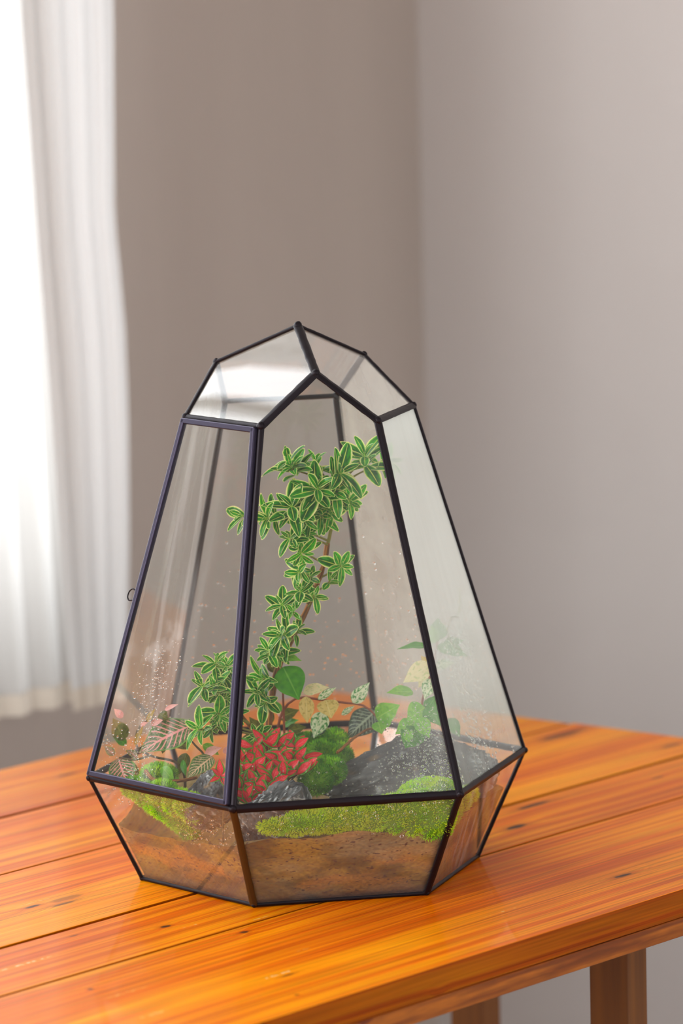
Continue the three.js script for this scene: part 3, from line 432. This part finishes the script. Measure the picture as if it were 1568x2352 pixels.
const G = { serissa: [leafGeo(0.4, { a: 1.05, b: 0.62, fold: 0.3, arch: 0.12 }), leafGeo(0.46, { a: 1.1, b: 0.62, fold: 0.2, arch: 0.26 }), leafGeo(0.36, { a: 1.0, b: 0.66, fold: 0.42, arch: 0.34 })], ovate: leafGeo(0.62, { a: 0.72, fold: 0.18, arch: 0.16, tip: 0.5, wave: 0.05, nx: 8, ny: 14 }), narrow: leafGeo(0.38, { a: 0.8, fold: 0.3, arch: 0.15, tip: 0.4, nx: 6, ny: 10 }), broad: leafGeo(0.78, { a: 0.74, fold: 0.12, arch: 0.2, tip: 0.35, wave: 0.08, nx: 10, ny: 16 }), red: leafGeo(0.52, { a: 1.05, b: 0.75, fold: 0.25, arch: 0.25, wave: 0.08 }), small: leafGeo(0.5, { a: 0.78, fold: 0.2, arch: 0.22, wave: 0.06, nx: 6, ny: 9 }) };
const X = V3(0, 0, 0), Y = V3(0, 0, 0), Z = V3(0, 0, 0), MM = new THREE.Matrix4();
function leaf(parent, geo, mat, p, tip, face, w = 1, name = 'leaf') { // p, tip in the world; face: the way the upper side looks
  const m = part(name, geo, mat, parent); Y.copy(tip).sub(p); const L = Y.length(); Y.normalize(); X.copy(Y).cross(face).normalize(); Z.copy(X).cross(Y); MM.makeBasis(X, Y, Z); m.quaternion.setFromRotationMatrix(MM); m.scale.set(L * w, L, L); m.position.copy(p).sub(parent.position); return m;
}
const px = (x, y, z) => at(x, y, z);
const facing = () => V3(rr(-0.5, 0.5), rr(0.25, 1), rr(0.45, 1)).normalize();
function pleaf(parent, kind, mat, bx, by, tx, ty, z, dz = 0.004, w = 1, face) { return leaf(parent, G[kind], M[mat], px(bx, by, z), px(tx, ty, z + dz), face ?? facing(), w); }

// ------------------------------------------------------------------ the variegated shrub
const barkTex = texture(64, 256, (u, v) => { const n = fbm(u * 9, v * 40, 2, 4); return mix3([186, 116, 44], [92, 54, 22], sstep(0.35, 0.65, n)); });
const bark = new THREE.MeshStandardMaterial({ map: barkTex, roughness: 0.85 }), twigM = new THREE.MeshStandardMaterial({ color: new THREE.Color(0.22, 0.2, 0.03), roughness: 0.75 });
{
  const base = px(618, 1812, 0.0); base.y = soil(base.x, base.z) - 0.004;
  const t = thing('serissa_shrub', 'tall shrub with cream edged green leaves on a leaning woody stem inside the terrarium', 'plant', base);
  const path = [[618, 1812, 0], [617, 1700, 0], [624, 1600, 0.004], [640, 1530, 0.006], [668, 1470, 0.004], [700, 1408, 0], [724, 1350, -0.004], [745, 1290, -0.004], [752, 1250, -0.006]].map(([x, y, z]) => px(x, y, z)); path[0].copy(base);
  const loc = (p) => p.clone().sub(base), curve = new THREE.CatmullRomCurve3(path);
  part('trunk', tube(path.map(loc), 0.0023, 0.0016, 60, 9, 0.5), bark, t);
  part('branch', tube([[752, 1250, -0.006], [760, 1215, -0.006], [768, 1165, -0.004], [772, 1110, 0]].map((a) => loc(px(...a))), 0.0012, 0.0007, 20, 7, 0.3), twigM, t);
  part('branch', tube([[612, 1720, 0], [590, 1690, 0.012], [560, 1650, 0.02], [528, 1610, 0.024], [500, 1560, 0.024]].map((a) => loc(px(...a))), 0.0015, 0.0007, 24, 7, 0.3), bark, t);
  // rosettes: x, y, depth, leaf length in pixels, leaves, lean of the shoot (x right, y up in the picture)
  const ros = [
    [664, 1062, 0.006, 58, 6, -0.1, 1.2], [672, 1078, 0.008, 58, 8, -0.5, 0.4], [725, 1072, 0.0, 56, 7, 0.1, 1], [775, 1092, 0.012, 58, 10, 0.2, 0.4], [838, 1056, 0.0, 62, 10, 0.3, 0.5], [885, 1062, -0.012, 50, 6, 1, 0], [727, 1128, 0.014, 60, 10, -0.1, 0.3], [770, 1130, 0.01, 50, 8, 0.2, 0], [800, 1150, -0.01, 50, 7, 0.8, -0.1],
    [670, 1168, 0.014, 60, 10, -0.4, 0.4], [618, 1190, 0.01, 52, 8, -0.7, 0], [562, 1185, 0.004, 48, 7, -1, 0.1], [708, 1160, 0.008, 46, 8, 0, 0.3], [755, 1165, 0.008, 54, 8, 0.2, -0.7], [700, 1195, 0.012, 42, 8, -0.3, -0.2], [735, 1180, 0.004, 44, 7, 0.1, -0.6],
    [668, 1238, 0.01, 44, 8, -0.5, -0.1], [692, 1268, 0.012, 44, 8, -0.2, -0.6], [700, 1225, 0.004, 40, 7, -0.1, -0.3], [690, 1312, 0.008, 40, 8, -0.3, -0.5], [712, 1325, 0.004, 34, 5, 0.2, 0], [782, 1300, 0.002, 46, 8, 0.5, 0.1], [757, 1335, 0.002, 34, 4, 0.7, 0.1], [722, 1370, 0.006, 34, 5, -0.2, 0.2],
    [690, 1362, 0.008, 40, 7, -0.3, 0.2], [648, 1392, 0.01, 50, 8, -0.5, 0.3], [672, 1405, 0.012, 36, 6, 0, -0.2], [650, 1458, 0.014, 56, 10, -0.2, 0.2], [682, 1450, 0.008, 42, 6, 0.4, 0.3], [618, 1500, 0.016, 48, 9, -0.6, 0.1], [640, 1500, 0.01, 42, 7, 0, -0.2], [606, 1560, 0.016, 46, 9, -0.4, 0], [590, 1590, 0.018, 40, 7, -0.4, -0.3], [588, 1690, 0.02, 38, 7, -0.2, 0], [610, 1610, 0.014, 40, 6, 0.1, -0.3],
    [495, 1525, 0.03, 46, 9, 0, 0.8], [522, 1535, 0.026, 42, 9, 0.2, 0.4], [468, 1580, 0.034, 48, 8, -0.6, 0.2], [498, 1585, 0.034, 44, 9, -0.1, 0.2], [520, 1600, 0.032, 42, 8, 0.2, 0], [502, 1640, 0.036, 46, 10, -0.1, -0.2], [458, 1676, 0.04, 44, 7, -0.8, -0.2], [530, 1640, 0.03, 40, 7, 0.3, -0.3], [490, 1665, 0.036, 44, 6, -0.1, -1], [512, 1560, 0.026, 40, 7, 0.1, 0.2],
  ];
  const Up = V3(0, 1, 0), rest = []; let n = 0, total = 0;
  for (const [x, y, z, L, count, lx, ly] of ros) {
    const p = px(x, y, z), size = L / 3550 * rr(0.88, 1.1), axis = V3(lx * 0.9 + rr(-0.4, 0.4), ly * 0.9 + 0.15 + rr(-0.35, 0.35), rr(0.3, 0.75)).normalize();
    // shoot: from the nearest lower point of the stem
    let best = null, bd = 9; const left = x < 545 && y > 1480; for (let k = 0; k <= 60; k++) { const q = left ? px(mix(590, 505, k / 60), mix(1690, 1560, k / 60), 0.02) : y < 1240 ? px(mix(750, 771, k / 60), mix(1255, 1120, k / 60), -0.004) : curve.getPointAt(0.15 + 0.85 * k / 60); const d = q.distanceTo(p) + (q.y > p.y - 0.008 ? 0.03 : 0); if (d < bd) { bd = d; best = q; } }
    const mid = best.clone().lerp(p, 0.5).addScaledVector(Up, -0.002 + 0.1 * bd), end = p.clone();
    if (bd > 0.006) part('twig', tube([best, mid, end].map(loc), 0.0007, 0.0005, 10, 6), twigM, t);
    const b1 = V3(0, 1, 0.2).cross(axis).normalize(), b2 = axis.clone().cross(b1);
    for (let k = 0; k < count + (y < 1215 ? 4 : 2); k++) {
      const phi = k * 2.4 + rr(-0.3, 0.3), open = k < 2 ? rr(0.25, 0.5) : rr(0.75, 1.45), len = size * (k < 2 ? rr(0.5, 0.8) : rr(0.68, 1.2));
      const d = axis.clone().multiplyScalar(Math.cos(open)).addScaledVector(b1, Math.sin(open) * Math.cos(phi)).addScaledVector(b2, Math.sin(open) * Math.sin(phi)).normalize();
      const o = p.clone().addScaledVector(axis, -0.0012 * (k - count / 2) * 0.7);
      const inner = k >= 7 || total >= 298; if (!inner) total++;
      const m = leaf(t, G.serissa[(n + k) % 3], M.serissa[(n * 2 + k) % 3], o, o.clone().addScaledVector(d, len), axis.clone().add(V3(0, 0.25, 0.1)), rr(0.9, 1.15), inner ? 'inner_leaf' : 'leaf'); n++;
      if (inner) { m.updateMatrix(); rest.push(m.geometry.clone().applyMatrix4(m.matrix)); t.remove(m); }
    }
  }
  part('foliage', mergeGeometries(rest), M.serissa[0], t).userData.kind = 'stuff';
}
// ------------------------------------------------------------------ plants with veined leaves
function plant(name, label, bx, by, z) { const b = px(bx, by, z); b.y = soil(b.x, b.z) - 0.002; return thing(name, label, 'plant', b); }
const stemM = new THREE.MeshStandardMaterial({ color: new THREE.Color(0.1, 0.07, 0.025), roughness: 0.8 }), redStem = new THREE.MeshStandardMaterial({ color: new THREE.Color(0.28, 0.06, 0.02), roughness: 0.7 });
const stem = (t, pts, r0, r1, mat = stemM) => part('stem', tube(pts.map((a) => (a.isVector3 ? a : px(...a)).clone().sub(t.position)), r0, r1, 24, 7, 0.2), mat, t);
{
  const t = plant('pink_veined_plant', 'low trailing plant with pink veined green leaves at the left, behind the glass door', 420, 1800, 0.02), b = t.position.clone();
  stem(t, [b, [415, 1760, 0.022], [345, 1735, 0.03], [312, 1712, 0.034], [318, 1672, 0.034], [345, 1650, 0.03]], 0.001, 0.0006);
  stem(t, [b, [470, 1740, 0.025], [448, 1712, 0.025], [430, 1690, 0.026]], 0.001, 0.0006);
  stem(t, [[345, 1735, 0.03], [310, 1745, 0.028], [275, 1740, 0.024]], 0.0008, 0.0005);
  const up = V3(-0.1, 0.75, 0.65);
  pleaf(t, 'ovate', 'pink', 436, 1668, 318, 1716, 0.03, 0.012, 1.1, V3(-0.2, 0.7, 0.7)); pleaf(t, 'broad', 'pale', 440, 1662, 355, 1672, 0.012, -0.01, 0.9, V3(0, 1, 0.25));
  pleaf(t, 'broad', 'pink', 272, 1742, 292, 1806, 0.024, 0.01, 1.1, V3(-0.1, 0.5, 0.9)); pleaf(t, 'ovate', 'pink', 290, 1748, 324, 1786, 0.022, 0.006, 0.8, V3(0.6, 0.6, 0.7));
  pleaf(t, 'ovate', 'pale', 488, 1738, 430, 1778, 0.034, 0.014, 1.0, up); pleaf(t, 'ovate', 'blush', 470, 1735, 505, 1714, 0.03, 0.004, 1, up); pleaf(t, 'small', 'blush', 512, 1728, 534, 1716, 0.03, 0.004, 1);
  pleaf(t, 'narrow', 'blush', 378, 1632, 406, 1616, 0.026, 0.004, 0.8); pleaf(t, 'ovate', 'olive', 366, 1640, 384, 1652, 0.026, 0.006, 1.5, V3(0, 0.3, 1)); pleaf(t, 'small', 'blush', 346, 1664, 370, 1652, 0.032, 0.003, 1.2); pleaf(t, 'narrow', 'amber', 338, 1660, 352, 1628, 0.032, 0.002, 1.2); pleaf(t, 'small', 'blush', 322, 1668, 337, 1658, 0.034, 0.002, 1);
  pleaf(t, 'narrow', 'amber', 310, 1712, 326, 1668, 0.036, 0.002, 0.7); pleaf(t, 'small', 'pink', 316, 1742, 296, 1722, 0.038, 0.004, 1.2); pleaf(t, 'narrow', 'amber', 300, 1736, 290, 1722, 0.038, 0.004, 1.2); pleaf(t, 'ovate', 'olive', 434, 1706, 404, 1716, 0.02, 0.004, 1.2); pleaf(t, 'narrow', 'olive', 378, 1716, 372, 1730, 0.03, 0.002, 2);
  pleaf(t, 'ovate', 'lime', 372, 1762, 398, 1792, 0.04, 0.008, 0.9); pleaf(t, 'narrow', 'green', 420, 1745, 424, 1782, 0.032, 0.004, 1.1); pleaf(t, 'narrow', 'lime', 402, 1786, 414, 1794, 0.042, 0.003, 1.4); pleaf(t, 'ovate', 'olive', 428, 1730, 412, 1778, 0.02, 0.006, 0.9); pleaf(t, 'small', 'lime', 466, 1710, 500, 1730, 0.02, 0.006, 1);
  pleaf(t, 'ovate', 'blush', 282, 1648, 262, 1628, 0.0, 0, 1); pleaf(t, 'ovate', 'olive', 285, 1700, 262, 1650, -0.01, 0, 1.2); pleaf(t, 'ovate', 'green', 290, 1710, 262, 1690, -0.01, 0, 1.2); pleaf(t, 'ovate', 'pink', 262, 1735, 240, 1712, 0.0, 0, 1);
}
{
  const t = plant('red_leaved_plant', 'small bushy plant with red leaves edged in green, behind the small dark front rock', 630, 1800, 0.055), b = t.position.clone(), list = [];
  const tops = [[580, 1712], [612, 1708], [640, 1712], [560, 1735], [600, 1740], [640, 1745], [676, 1712], [672, 1745], [575, 1770], [610, 1775], [650, 1780], [680, 1775], [560, 1800], [590, 1805], [556, 1762], [625, 1795], [656, 1765], [694, 1738], [566, 1828], [600, 1758], [548, 1815], [578, 1842], [612, 1820], [700, 1765], [545, 1785]];
  tops.forEach(([x, y], i) => { const z = mix(0.03, 0.072, clamp((y - 1700) / 130)); stem(t, [b, [mix(630, x, 0.6), mix(1805, y + 12, 0.6), z - 0.004], [x, y + 5, z]], 0.0007, 0.0005);
    const n = 4, off = rr(0, 6); for (let k = 0; k < n; k++) { const a = off + k * 1.57 + rr(-0.35, 0.35), L = rr(34, 50), q = px(x + rr(-2, 2), y + 4, z), d = V3(Math.cos(a) * 0.9, rr(0.3, 1.1), Math.sin(a) * 0.5 + 0.2).normalize(); leaf(t, G.red, M.red[(i + k) % 3 ? 1 : 0], q, q.clone().addScaledVector(d, L / 3750), V3(rr(-0.35, 0.35), rr(0.3, 0.7), 1), rr(0.9, 1.1)); } });
}
{
  const t = plant('red_leaved_plant', 'single small pink and red sprig in front of the dark rock behind the door', 508, 1830, 0.086), b = t.position.clone();
  stem(t, [b, [512, 1800, 0.086], [506, 1782, 0.084]], 0.0006, 0.0004);
  for (const [x, y, k] of [[504, 1748, 1], [532, 1770, 1], [482, 1794, 0], [520, 1806, 1], [490, 1766, 0]]) leaf(t, G.small, M.red[k], px(506, 1782, 0.084), px(x, y, 0.088), V3(0, 0.5, 0.9), 1.1);
}
{
  const t = plant('trailing_vine', 'trailing vine with cream, tan and green oval leaves on a thin red stem', 655, 1750, -0.01), b = t.position.clone();
  stem(t, [b, [640, 1660, 0], [668, 1610, 0.004], [694, 1602, 0.004], [735, 1607, 0.0], [790, 1614, -0.004], [838, 1622, -0.008], [868, 1650, -0.004], [878, 1660, -0.002]], 0.0011, 0.0006, redStem);
  stem(t, [b, [648, 1560, 0.006], [645, 1520, 0.006], [648, 1500, 0.008]], 0.0009, 0.0006, redStem);
  const f = V3(0.1, 0.35, 1);
  pleaf(t, 'broad', 'green', 650, 1532, 686, 1602, 0.012, 0.01, 1.15, f); pleaf(t, 'ovate', 'lime', 640, 1512, 690, 1510, 0.01, 0.008, 0.9, V3(0, 1, 0.4)); pleaf(t, 'ovate', 'olive', 630, 1545, 616, 1508, 0.004, 0, 1);
  pleaf(t, 'ovate', 'cream', 696, 1590, 752, 1574, 0.006, 0.004, 0.85, V3(-0.1, 0.7, 0.7)); pleaf(t, 'narrow', 'creamgreen', 730, 1606, 769, 1580, 0.004, 0.004, 0.9, f); pleaf(t, 'ovate', 'tan', 702, 1600, 706, 1660, 0.01, 0.004, 0.95, f); pleaf(t, 'ovate', 'tan', 748, 1608, 760, 1644, 0.006, 0.012, 1.5, f); pleaf(t, 'narrow', 'creamgreen', 784, 1642, 812, 1622, -0.004, 0.002, 1, f); pleaf(t, 'ovate', 'creamgreen', 810, 1614, 846, 1570, -0.004, 0.004, 0.85, f);
  pleaf(t, 'ovate', 'creamgreen', 742, 1636, 722, 1692, -0.004, 0.01, 1.05, f); pleaf(t, 'broad', 'grey', 862, 1634, 796, 1690, -0.02, 0.006, 0.95, V3(0.2, 0.6, 0.7)); pleaf(t, 'ovate', 'grey', 745, 1660, 716, 1692, -0.01, 0.004, 1.1, f);
  pleaf(t, 'broad', 'lime', 864, 1650, 910, 1622, -0.004, 0.01, 0.95, f); pleaf(t, 'broad', 'green', 866, 1650, 886, 1618, -0.008, 0, 1, V3(-0.3, 0.8, 0.6)); pleaf(t, 'ovate', 'lime', 868, 1658, 876, 1682, -0.002, 0.008, 1.6, f); pleaf(t, 'ovate', 'lime', 880, 1662, 898, 1652, -0.002, 0.006, 1.3, f);
  pleaf(t, 'ovate', 'olive', 640, 1650, 685, 1628, -0.02, 0, 1); pleaf(t, 'ovate', 'olive', 625, 1660, 604, 1620, -0.02, 0, 1.1); pleaf(t, 'ovate', 'green', 640, 1640, 630, 1606, -0.02, 0, 1.2); pleaf(t, 'ovate', 'green', 652, 1668, 682, 1650, -0.02, 0.004, 1); pleaf(t, 'ovate', 'olive', 660, 1680, 700, 1668, -0.014, 0.004, 1); pleaf(t, 'ovate', 'blush', 648, 1650, 632, 1626, -0.012, 0.002, 0.6); pleaf(t, 'ovate', 'olive', 606, 1690, 572, 1650, -0.02, 0.002, 1); pleaf(t, 'ovate', 'olive', 590, 1700, 560, 1690, -0.01, 0.006, 1.2); pleaf(t, 'narrow', 'olive', 600, 1705, 640, 1690, -0.01, 0.006, 1.2);
}
{
  const t = plant('climbing_vine', 'climbing vine with pale cream and bright green leaves behind the misted right corner', 975, 1740, -0.03), b = t.position.clone();
  stem(t, [b, [968, 1620, -0.02], [985, 1560, -0.012], [1000, 1500, -0.01], [1006, 1460, -0.01]], 0.001, 0.0006, redStem);
  stem(t, [b, [945, 1690, -0.004], [955, 1640, 0.0], [985, 1610, 0.0]], 0.0008, 0.0006);
  const f = V3(0.1, 0.4, 1);
  pleaf(t, 'ovate', 'green', 992, 1486, 914, 1480, -0.006, 0.006, 0.6, V3(0, 1, 0.35)); pleaf(t, 'ovate', 'cream', 988, 1526, 929, 1564, -0.004, 0.01, 0.95, f); pleaf(t, 'ovate', 'tan', 990, 1536, 968, 1506, -0.012, 0, 1, f); pleaf(t, 'ovate', 'lime', 948, 1590, 893, 1584, -0.004, 0.01, 0.8, V3(0, 0.8, 0.7)); pleaf(t, 'ovate', 'creamgreen', 990, 1560, 976, 1602, -0.006, 0.01, 1, f); pleaf(t, 'ovate', 'cream', 985, 1545, 960, 1580, -0.014, 0, 1, f);
  pleaf(t, 'broad', 'green', 1002, 1470, 1006, 1426, -0.012, 0.006, 1.1, f); pleaf(t, 'ovate', 'lime', 1000, 1476, 992, 1440, -0.008, 0.006, 1, f); pleaf(t, 'ovate', 'green', 1004, 1484, 1072, 1500, -0.006, 0.01, 0.8, V3(0, 0.8, 0.7)); pleaf(t, 'ovate', 'green', 1020, 1480, 1060, 1470, -0.02, 0.006, 0.9, f); pleaf(t, 'ovate', 'creamgreen', 1000, 1530, 1040, 1520, -0.012, 0.006, 0.8, f);
  pleaf(t, 'broad', 'lime', 975, 1625, 940, 1650, 0.004, 0.012, 1.2, f); pleaf(t, 'broad', 'green', 985, 1620, 1010, 1660, 0.004, 0.012, 1.1, f); pleaf(t, 'ovate', 'lime', 950, 1660, 912, 1682, 0.01, 0.01, 1.2, f); pleaf(t, 'broad', 'green', 955, 1670, 935, 1716, 0.012, 0.012, 1.2, f); pleaf(t, 'ovate', 'lime', 960, 1650, 985, 1690, 0.012, 0.01, 1.1, f); pleaf(t, 'ovate', 'green', 980, 1630, 1000, 1600, 0.0, 0.006, 1.1, f); pleaf(t, 'ovate', 'lime', 930, 1700, 946, 1680, 0.02, 0.002, 1.5, f);
  pleaf(t, 'ovate', 'green', 1030, 1650, 1056, 1690, -0.004, 0.006, 1, f);
}
function twig(label, pts, r0, r1) { const m = part('twig_piece', tube(pts.map((a) => px(...a)), r0, r1, 30, 8, 0.5), bark, scene); Object.assign(m.userData, { label, category: 'twig' }); }
twig('brown twig lying on the soil below the pink veined leaves', [[335, 1772, 0.045], [352, 1790, 0.05], [390, 1795, 0.055], [425, 1792, 0.055], [450, 1786, 0.05]], 0.0014, 0.001);
twig('dark bare twig leaning over the crest of the large grey rock', [[775, 1728, 0.02], [820, 1690, 0.0], [850, 1674, -0.008], [885, 1676, -0.01]], 0.001, 0.0007);
{
  const r = part('root_hair', tube([[1057, 1352], [1058, 1385], [1053, 1414], [1039, 1417], [1030, 1448], [1036, 1470], [1046, 1485], [1060, 1492]].map(([x, y]) => behind('CDJ', x, y, 0.0007)), 0.00035, 0.00025, 40, 6), twigM, scene);
  Object.assign(r.userData, { label: 'thin dry root clinging to the inside of the misted right hand pane', category: 'root' });
}

renderer.render(scene, camera);
